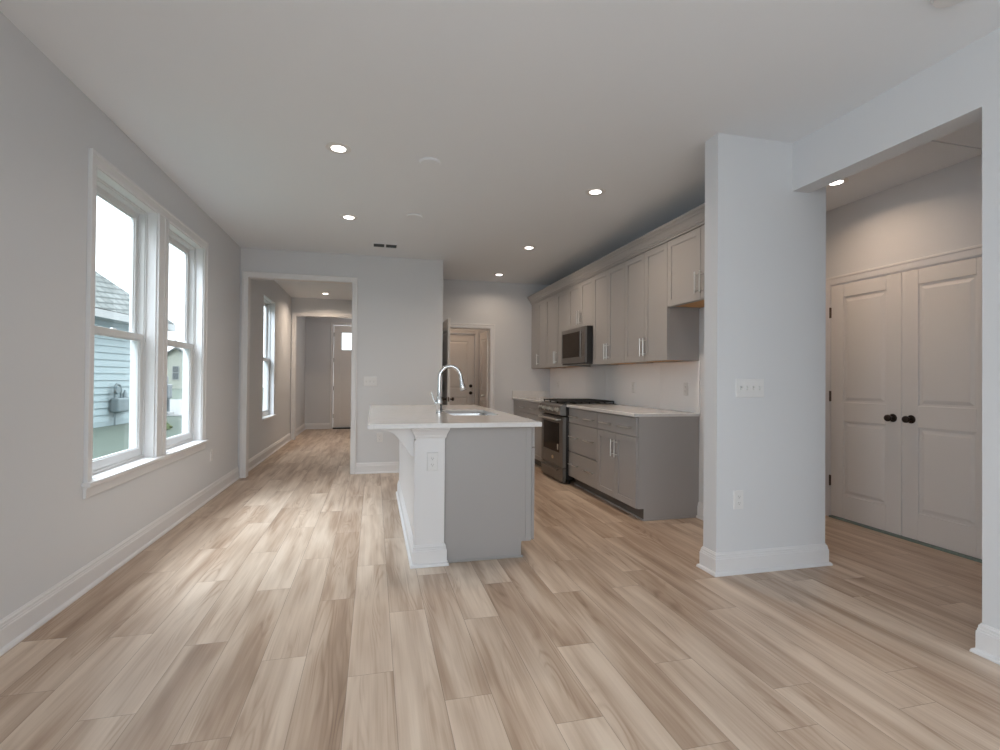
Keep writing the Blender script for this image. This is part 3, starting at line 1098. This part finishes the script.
# cooktop
ct = MB().box(2.095, XK - 0.014, yr0 - 0.003, yr1 + 0.003, 0.906, 0.918).build('cooktop', M['black'], rg, bevel=0.003)
for k in range(3):
    ya, yb = yr0 + 0.02 + k * 0.241, yr0 + 0.02 + (k + 1) * 0.241 - 0.008
    m = MB()
    for yy in (ya, yb - 0.012):
        m.box(2.115, 2.745, yy, yy + 0.012, 0.936, 0.952)
        for xx in (2.118, 2.425, 2.730):
            m.box(xx, xx + 0.012, yy, yy + 0.012, 0.9185, 0.936)
    for xx in (2.115, 2.270, 2.425, 2.580, 2.733):
        m.box(xx, xx + 0.012, ya + 0.012, yb - 0.012, 0.938, 0.952)
    m.box(2.127, 2.733, (ya + yb) / 2 - 0.006, (ya + yb) / 2 + 0.006, 0.940, 0.954)
    m.build('grate', M['iron'], ct, bevel=0.002)
for (xx, yy) in ((2.27, yr0 + 0.14), (2.27, yr1 - 0.14), (2.58, yr0 + 0.14), (2.58, yr1 - 0.14), (2.42, (yr0 + yr1) / 2)):
    MB().lathe([(0.050, 0), (0.045, 0.006), (0.034, 0.007), (0.034, 0.012), (0.028, 0.016), (0, 0.016)], (xx, yy, 0.918), (0, 0, 1), 20).build('burner', M['iron'], ct, smooth=True)

# ------------------------------------------------------------------ island
IY0, IY1 = 3.235, 5.34
isl = thing('kitchen_island', 'kitchen island with grey cabinet body and white end post under a white worktop', 'kitchen island', (0.65, 4.3, 0))
# white knee wall that carries the overhang
m = MB().box(0.262, 0.448, IY0, IY1, 0, 0.883)
kw = m.build('knee_wall', M['trim'], isl, bevel=0.002)
kw['label'] = 'white painted back and end post'
MB().box(0.254, 0.262, IY0 + 0.001, IY0 + 0.085, 0.135, 0.80).build('corner_board', M['trim'], kw, bevel=0.001)
MB().sweep(BB, [(0.4485, IY0 + 0.03), (0.4485, IY0), (0.262, IY0), (0.262, IY1), (0.4485, IY1)]).build('baseboard', M['trim'], kw, bevel=0.0008)
capp = [(0, 0.812), (0.004, 0.812), (0.008, 0.822), (0.010, 0.834), (0.018, 0.852), (0.026, 0.868), (0.028, 0.883), (0, 0.883)]
MB().sweep(capp, [(0.4485, IY0 + 0.03), (0.4485, IY0), (0.262, IY0), (0.262, IY0 + 0.10)]).build('cap_molding', M['trim'], kw)
# grey cabinets
prof_ = [(0.450, 0.0), (0.972, 0.0), (0.972, 0.105), (1.040, 0.105), (1.040, 0.883), (0.450, 0.883)]
m = MB(lambda a, b, h: (a, h, b))
m.prism(prof_, 3.262, 3.282).prism(prof_, IY1 - 0.02, IY1)
m = m.prism([(0.972, 0), (0.972, 0.105), (1.04, 0.105), (1.04, 0.125), (0.45, 0.125), (0.45, 0.11), (0.955, 0.11), (0.955, 0)], 3.282, IY1 - 0.02)
m.prism([(0.450, 0.125), (0.462, 0.125), (0.462, 0.883), (0.450, 0.883)], 3.282, IY1 - 0.02)
m.prism([(1.022, 0.125), (1.040, 0.125), (1.040, 0.883), (1.022, 0.883)], 3.282, IY1 - 0.02)
m.build('body', M['cab'], isl)
MB().box(0.480, 0.985, 3.250, 3.262, 0.0, 0.014).build('shoe_molding', M['cab'], isl, bevel=0.004)
MB().box(1.0, 1.040, 3.258, 3.262, 0.108, 0.883).build('end_strip', M['cab'], isl, bevel=0.001)
fi = face_px(1.064)
for (a, b, n) in ((3.264, 3.72, 'one'), (4.63, 5.338, 'two')):
    dr = slab(fi, a, b, 0.735, 0.874, isl)
    bar_h(fi, (a + b) / 2 - 0.1, (a + b) / 2 + 0.1, 0.80, dr)
    if n == 'one':
        dl = shaker(fi, a, b, 0.108, 0.731, isl)
        bar_v(fi, b - 0.035, 0.52, 0.68, dl)
    else:
        c = (a + b) / 2
        for p, q_, hh in ((a, c, c - 0.035), (c, b, c + 0.035)):
            dl = shaker(fi, p, q_, 0.108, 0.731, isl)
            bar_v(fi, hh, 0.52, 0.68, dl)
for p, q_, hh in ((3.722, 4.175, 4.14), (4.175, 4.628, 4.21)):
    dl = shaker(fi, p, q_, 0.108, 0.874, isl)
    bar_v(fi, hh, 0.66, 0.82, dl)
# corbels under the overhang
cb = [(0.262, 0.682), (0.262, 0.883), (0.045, 0.883), (0.045, 0.862), (0.075, 0.858), (0.105, 0.850), (0.130, 0.836), (0.150, 0.815), (0.163, 0.795), (0.180, 0.778), (0.200, 0.748), (0.215, 0.722), (0.232, 0.700), (0.250, 0.688)]
for yy in (3.30, 5.22):
    MB(lambda a, b, h: (a, h, b)).prism(cb, yy, yy + 0.045).build('corbel', M['trim'], isl, bevel=0.001)

# island worktop with a rectangular sink cut-out
def top_with_hole(x0, x1, y0, y1, z0, z1, hx0, hx1, hy0, hy1, r=0.05):
    bm = bmesh.new()
    outer = [(x0, y0), (x1, y0), (x1, y1), (x0, y1)]
    inner = []
    for cx, cy, a0 in ((hx1 - r, hy0 + r, -90), (hx1 - r, hy1 - r, 0), (hx0 + r, hy1 - r, 90), (hx0 + r, hy0 + r, 180)):
        for k in range(6):
            a = math.radians(a0 + k * 18)
            inner.append((cx + r * math.cos(a), cy + r * math.sin(a)))
    allv = {}
    for z in (z0, z1):
        ov = [bm.verts.new((*p, z)) for p in outer]
        iv = [bm.verts.new((*p, z)) for p in inner]
        allv[z] = (ov, iv)
        n = len(iv) // 4
        for c in range(4):
            # corner fan around outer corner matching inner arc
            idx = {0: 1, 1: 2, 2: 3, 3: 0}[c]
            arc = iv[c * 6:(c + 1) * 6]
            for k in range(5):
                bm.faces.new([ov[idx], arc[k + 1], arc[k]])
            nxt = iv[((c + 1) % 4) * 6]
            bm.faces.new([ov[idx], ov[(idx + 1) % 4], nxt, arc[5]])
    for a, b in ((0, 1), (1, 2), (2, 3), (3, 0)):
        bm.faces.new([allv[z0][0][a], allv[z0][0][b], allv[z1][0][b], allv[z1][0][a]])
    n = len(inner)
    for i in range(n):
        j = (i + 1) % n
        bm.faces.new([allv[z0][1][i], allv[z0][1][j], allv[z1][1][j], allv[z1][1][i]])
    m = MB()
    m.bm.free()
    m.bm = bm
    return m, inner


SX0, SX1, SY0, SY1 = 0.585, 0.965, 3.83, 4.52
m, inner = top_with_hole(-0.034, 1.076, 3.150, 5.42, 0.884, 0.914, SX0, SX1, SY0, SY1)
q = m.build('countertop', M['quartz'], bevel=0.002)
tag(q, 'large white quartz island countertop with a sink cut-out and seating overhang', 'countertop')


def sink():
    o = thing('sink', 'undermounted stainless steel sink set into the island countertop', 'sink', (0.775, 4.175, 0.68))
    bm = bmesh.new()
    rings = []
    cx, cy = (SX0 + SX1) / 2, (SY0 + SY1) / 2
    for sc, z in ((1.06, 0.883), (0.995, 0.883), (0.985, 0.86), (0.97, 0.70), (0.93, 0.685), (0.15, 0.680)):
        rings.append([bm.verts.new((cx + (p[0] - cx) * sc, cy + (p[1] - cy) * sc, z)) for p in inner])
    for A, B in zip(rings, rings[1:]):
        for i in range(len(A)):
            j = (i + 1) % len(A)
            bm.faces.new([A[i], A[j], B[j], B[i]])
    bm.faces.new(rings[-1])
    m = MB()
    m.bm.free()
    m.bm = bm
    b = m.build('basin', mat('sink_steel', (0.62, 0.62, 0.62), 0.25, metal=1.0), o, smooth=True)
    sf = b.modifiers.new('s', 'SOLIDIFY')
    sf.thickness = 0.0012
    sf.offset = -1
    MB().lathe([(0.045, 0), (0.045, 0.003), (0.035, 0.004), (0.0, 0.002)], (cx, cy, 0.681), (0, 0, 1), 20).build('drain', M['chrome'], o, smooth=True)


sink()


def faucet():
    fx, fy = 0.520, 4.12
    o = thing('faucet', 'tall chrome gooseneck faucet standing beside the island sink', 'faucet', (fx, fy, 0.914))
    MB().lathe([(0.030, 0), (0.030, 0.006), (0.025, 0.010), (0.024, 0.050), (0.027, 0.056), (0.027, 0.115), (0.022, 0.128), (0.017, 0.145), (0.0145, 0.17)], (fx, fy, 0.914), (0, 0, 1), 24).build('body', M['chrome'], o, smooth=True)
    pts = [(fx, fy, 1.06), (fx, fy, 1.15), (fx, fy, 1.195)]
    r = 0.088
    for k in range(1, 15):
        a = PI - k * PI / 15 * 0.97
        pts.append((fx + r + r * math.cos(a), fy, 1.200 + r * 1.12 * math.sin(a)))
    pts.append((fx + 2 * r + 0.006, fy, 1.18))
    MB().tube(pts, 0.0145, 16).build('neck', M['chrome'], o, smooth=True)
    e = Vector((fx + 2 * r + 0.005, fy, 1.19))
    dr_ = Vector((0.20, 0, -1)).normalized()
    sp = MB().lathe([(0.016, 0), (0.0175, 0.006), (0.018, 0.030), (0.023, 0.052), (0.026, 0.088), (0.022, 0.094), (0, 0.094)], e, dr_, 20).build('spray_head', M['chrome'], o, smooth=True)
    MB().lathe([(0.0165, 0), (0.0165, 0.018), (0.012, 0.022)], (fx - 0.018, fy, 0.998), (-1, 0, 0), 16).tube([(fx - 0.034, fy, 0.998), (fx - 0.050, fy, 1.030), (fx - 0.064, fy, 1.085)], [0.008, 0.0065, 0.0055]).build('lever', M['chrome'], o, smooth=True)


faucet()


# ------------------------------------------------------------------ ceiling fixtures
LAMP_W = 9.0


def downlight(label, x, y, warm, power, spread=150):
    o = thing('recessed_light', label, 'ceiling light', (x, y, CZ), 'recessed ceiling lights')
    MB().lathe([(0.046, -0.002), (0.047, -0.006), (0.054, -0.0065), (0.082, -0.004), (0.084, 0.0), (0.046, 0.0)], (x, y, CZ), (0, 0, 1), 32).build('trim_ring', M['plate'], o, smooth=True)
    MB().lathe([(0.046, -0.0055), (0.046, -0.001)], (x, y, CZ), (0, 0, 1), 32).build('diffuser', M['lamp'], o)
    l = bpy.data.lights.new('downlight_lamp', 'AREA')
    l.shape = 'DISK'
    l.size = 0.084
    l.energy = power
    l.color = warm
    l.spread = math.radians(spread)
    lo = bpy.data.objects.new('downlight_lamp', l)
    lo.location = (x, y, CZ - 0.009)
    C.objects.link(lo)


LW = (1.0, 0.79, 0.60)
downlight('recessed light left of the island, nearest the camera on that side', -0.247, 3.529, (1, 0.9, 0.8), 4)
downlight('recessed light on the left side, the farther one near the ceiling vent', -0.249, 5.018, (1, 0.9, 0.8), 4)
downlight('recessed light over the kitchen aisle, nearest the wall stub', 1.740, 3.794, LW, 7.5)
downlight('recessed light in the middle of the three over the kitchen aisle', 1.738, 5.609, LW, 8)
downlight('recessed light over the kitchen aisle nearest the back wall', 1.765, 7.174, LW, 3.2)
downlight('recessed light in the hall outside the double closet doors', 3.435, 3.126, (1.0, 0.70, 0.48), 4.0)
fl_ = bpy.data.lights.new('foyer_fill', 'AREA')  # unseen area fill added to brighten the foyer, no fixture built
fl_.shape = 'DISK'
fl_.size = 0.2
fl_.energy = 5
fl_.color = (1.0, 0.86, 0.76)
fo_ = bpy.data.objects.new('foyer_fill', fl_)
fo_.location = (-0.2, 11.6, CZ - 0.02)
C.objects.link(fo_)
downlight('recessed light beyond the wide cased opening, in the next room', -0.875, 9.683, LW, 13)

# mud-room ceiling light: seen only as the warm glow on the beige door
ml = bpy.data.lights.new('mudroom_lamp', 'AREA')
ml.shape = 'DISK'
ml.size = 0.2
ml.energy = 4
ml.color = (1.0, 0.70, 0.48)
mo = bpy.data.objects.new('mudroom_lamp', ml)
mo.location = (1.40, 8.55, CZ - 0.02)
C.objects.link(mo)


def disc_cover(label, x, y, r, cat='smoke detector', name='smoke_detector', t=0.014):
    q = MB().lathe([(r, 0), (r, -t * 0.5), (r * 0.9, -t), (0, -t)], (x, y, CZ), (0, 0, 1), 32).build(name, M['ceiling'], smooth=True)
    tag(q, label, cat)


disc_cover('blank round white cover plate on the ceiling, the nearer of the two', 0.370, 3.585, 0.075, 'cover plate', 'ceiling_cover')
disc_cover('blank round white cover plate on the ceiling, the farther of the two', 0.361, 4.818, 0.075, 'cover plate', 'ceiling_cover')
sd = thing('smoke_detector', 'white round smoke detector cut off by the top edge of the photo', 'smoke detector', (2.20, 1.50, CZ))
MB().lathe([(0.070, 0), (0.070, -0.010), (0.062, -0.026), (0.030, -0.034), (0, -0.034)], (2.19, 1.475, CZ), (0, 0, 1), 32).build('cover', M['plate'], sd, smooth=True)
MB().lathe([(0.006, 0), (0.006, -0.003), (0, -0.003)], (2.172, 1.515, CZ - 0.024), (0, 0, 1), 10).build('sensor', M['black'], sd)

# ceiling register
vt = thing('ceiling_vent', 'small rectangular grey air register in the ceiling by the far wall', 'vent', (0.109, 5.985, CZ))
m = MB()
for a, b, c, d in ((-0.035, 0.253, 5.895, 5.910), (-0.035, 0.253, 6.055, 6.070), (-0.035, -0.020, 5.91, 6.055), (0.238, 0.253, 5.91, 6.055), (0.099, 0.119, 5.91, 6.055)):
    m.box(a, b, c, d, CZ - 0.006, CZ)
m.build('frame', M['ceiling'], vt)
m = MB()
for a0, a1 in ((-0.020, 0.099), (0.119, 0.238)):
    m.box(a0, a1, 5.91, 6.055, CZ - 0.002, CZ)
    for k in range(6):
        yy = 5.916 + k * 0.024
        m.box(a0, a1, yy, yy + 0.004, CZ - 0.006, CZ - 0.002)
m.build('louvres', M['vent'], vt)
# attic hatch in the hall ceiling
ah = thing('attic_hatch', 'square framed hatch panel in the hall ceiling above the closet doors', 'hatch', (3.65, 2.10, CZ))
m = MB()
for a, b, c, d in ((3.34, 3.93, 2.43, 2.46), (3.34, 3.93, 1.70, 1.73), (3.34, 3.37, 1.73, 2.43), (3.90, 3.93, 1.73, 2.43)):
    m.box(a, b, c, d, CZ - 0.005, CZ)
m.build('frame', M['ceiling'], ah)
MB().box(3.42, 3.85, 1.78, 2.31, CZ - 0.004, CZ).build('panel', M['ceiling'], ah)

# ------------------------------------------------------------------ outdoors on the left
st(MB().box(-60, -1.72, -25, 70, -0.16, -0.06).box(-1.72, 30, -40, -3.2, -0.16, -0.06), 'ground', M['grass'])
WD = Vector((math.sin(math.radians(6.0)), math.cos(math.radians(6.0)), 0))     # direction of the neighbour's side wall
WN = Vector((WD.y, -WD.x, 0))                                                   # out of that wall, towards us
PC = Vector((-6.28, 16.6, 0))                                                   # its far corner


def nf(t, z, d):      # t back along the wall from the corner, z up, d out of the wall
    p = PC - WD * t + WN * d
    return (p.x, p.y, z - 0.06)


nh = thing('neighbour_house', 'pale blue clapboard house with grey hip roof, seen through the left window', 'house', tuple(PC))
LW_, EZ = 16.0, 2.72
MB(nf).box(0, LW_, 0, EZ, -9.0, -0.02).build('wall', M['siding'], nh)
m = MB(nf)
k = 0
z = 0.12
while z < EZ - 0.01:
    z2 = min(z + 0.172, EZ)
    m.prism([(0.10, z), (LW_, z), (LW_, z2), (0.10, z2)], -0.02, -0.012) if False else None
    A = [m.v(p) for p in ((0.1, z, -0.02), (LW_, z, -0.02), (LW_, z, 0.006), (0.1, z, 0.006))]
    B = [m.v(p) for p in ((0.1, z2, -0.02), (LW_, z2, -0.02))]
    m.face(A)
    m.face([A[3], A[2], B[1], B[0]])
    m.face([A[0], A[3], B[0]])
    m.face([A[1], B[1], A[2]])
    z = z2
m.build('clapboards', M['siding'], nh)
MB(nf).box(-0.02, 0.12, 0.0, EZ, -0.02, 0.02).build('corner_board', M['exttrim'], nh)
MB(nf).box(0, LW_, 0, 0.12, -0.02, 0.0).build('foundation', M['siding'], nh)
OV = 0.45
m = MB(nf)
# hip roof: eave rectangle and a ridge
e0, e1 = -OV, LW_ + OV
w0, w1 = OV, -9.0 - OV
zr = EZ + 0.10
hgt = 4.5
A = [m.v(p) for p in ((e0, zr, w0), (e1, zr, w0), (e1, zr, w1), (e0, zr, w1))]
R1 = m.v((e0 + 4.9, zr + hgt, (w0 + w1) / 2))
R2 = m.v((e1 - 4.9, zr + hgt, (w0 + w1) / 2))
m.face([A[0], A[1], R2, R1])
m.face([A[1], A[2], R2])
m.face([A[2], A[3], R1, R2])
m.face([A[3], A[0], R1])
m.face(A[::-1])
m.build('roof', M['shingle'], nh)
m = MB(nf)
m.box(e0, e1, EZ - 0.10, EZ + 0.085, w0 - 0.02, w0)
m.box(e0, e0 + 0.02, EZ - 0.10, EZ + 0.085, w1, w0 - 0.02)
m.box(e0 + 0.02, e1, EZ - 0.10, EZ - 0.08, -0.02, w0 - 0.02)
m.build('eave_fascia', M['exttrim'], nh)
gm = thing('gas_meter', 'grey gas meter with curved pipes on the pale blue house wall', 'gas meter', nf(1.62, 0.31, 0.1))
MB(nf).box(1.34, 1.92, 0.33, 0.70, 0.03, 0.24).build('case', M['meter'], gm, bevel=0.05, seg=3)
MB(nf).tube([(1.82, 0.0, 0.10), (1.82, 0.33, 0.10)], 0.022).build('pipe', M['meter'], gm)
MB(nf).tube([(1.86, 0.70, 0.12), (1.86, 0.98, 0.12), (1.80, 1.05, 0.12), (1.68, 1.03, 0.12), (1.62, 0.92, 0.12), (1.60, 0.70, 0.12)], 0.030).build('pipe', M['meter'], gm)
MB(nf).lathe([(0.0, 0), (0.10, 0.01), (0.10, 0.07), (0, 0.08)], (1.84, 0.90, 0.12), (0, 0, 1), 16).build('regulator', M['meter'], gm)
MB(nf).lathe([(0.07, 0), (0.055, 0.08), (0.02, 0.19), (0.0, 0.20)], (1.44, 0.70, 0.12), (0, 1, 0), 14).build('cap', M['meter'], gm)

# cream house farther off
ch = thing('cream_house', 'distant cream gabled house seen low in the second window', 'house', (-20.2, 64, 0))


def cf(a, b, h):      # a to the right along its gable end, b up, h towards us
    return (-23.6 + a * 0.97 + h * 0.2, 60.3 - a * 0.20 - h * 0.97, b - 0.06)


MB(cf).prism([(0, 0), (7.0, 0), (7.0, 2.0), (3.5, 4.2), (0, 2.0)], -10, 0).build('wall', M['cream'], ch)
m = MB(cf)
for (p, q_) in (((-0.4, 1.75), (3.5, 4.2)), ((3.5, 4.2), (7.4, 1.75))):
    m.prism([p, q_, (q_[0], q_[1] + 0.20), (p[0], p[1] + 0.20)], -10.3, 0.35)
m.build('roof', M['shingle'], ch)
wn = MB(cf).box(3.12, 3.84, 0.95, 2.40, 0.0, 0.06).build('window_frame', M['exttrim'], ch)
MB(cf).box(3.18, 3.78, 1.00, 1.65, 0.06, 0.07).build('pane', M['extwin'], wn)
MB(cf).box(3.18, 3.78, 1.71, 2.34, 0.06, 0.07).build('pane', M['extwin'], wn)
st(MB().prism([(-9.5, 18.3), (-3.0, 17.6), (-6.0, 31), (-16, 31)], -0.06, -0.035), 'driveway', M['concrete'])
us = thing('portable_stand', 'blue-grey box on slim legs with a white foot, outside on the concrete', 'stand', (-6.62, 18.6, -0.035))
MB().box(-6.90, -6.46, 18.4, 18.8, 0.48, 0.95).build('box', M['bluegrey'], us, bevel=0.03)
MB().box(-6.86, -6.56, 18.45, 18.75, 0.95, 1.22).build('cap', M['bluegrey'], us, bevel=0.03)
for xx in (-6.88, -6.54):
    MB().box(xx, xx + 0.06, 18.55, 18.65, 0.02, 0.48).build('leg', M['bluegrey'], us)
MB().box(-6.92, -6.42, 18.35, 18.85, -0.034, 0.05).build('foot', M['exttrim'], us, bevel=0.01)
q = MB().lathe([(0.14, 0), (0.15, 0.06), (0.10, 0.13), (0.04, 0.17), (0, 0.18)], (-4.78, 13.4, -0.06), (0, 0, 1), 14)
bmesh.ops.subdivide_edges(q.bm, edges=q.bm.edges[:], cuts=1)
rr = random.Random(3)
for v in q.bm.verts:
    v.co += Vector((rr.uniform(-.03, .03), rr.uniform(-.03, .03), rr.uniform(0, .04)))
q = q.build('grass_tuft', M['weed'])
tag(q, 'yellow-green tuft of grass on the lawn outside the second window', 'grass tuft')
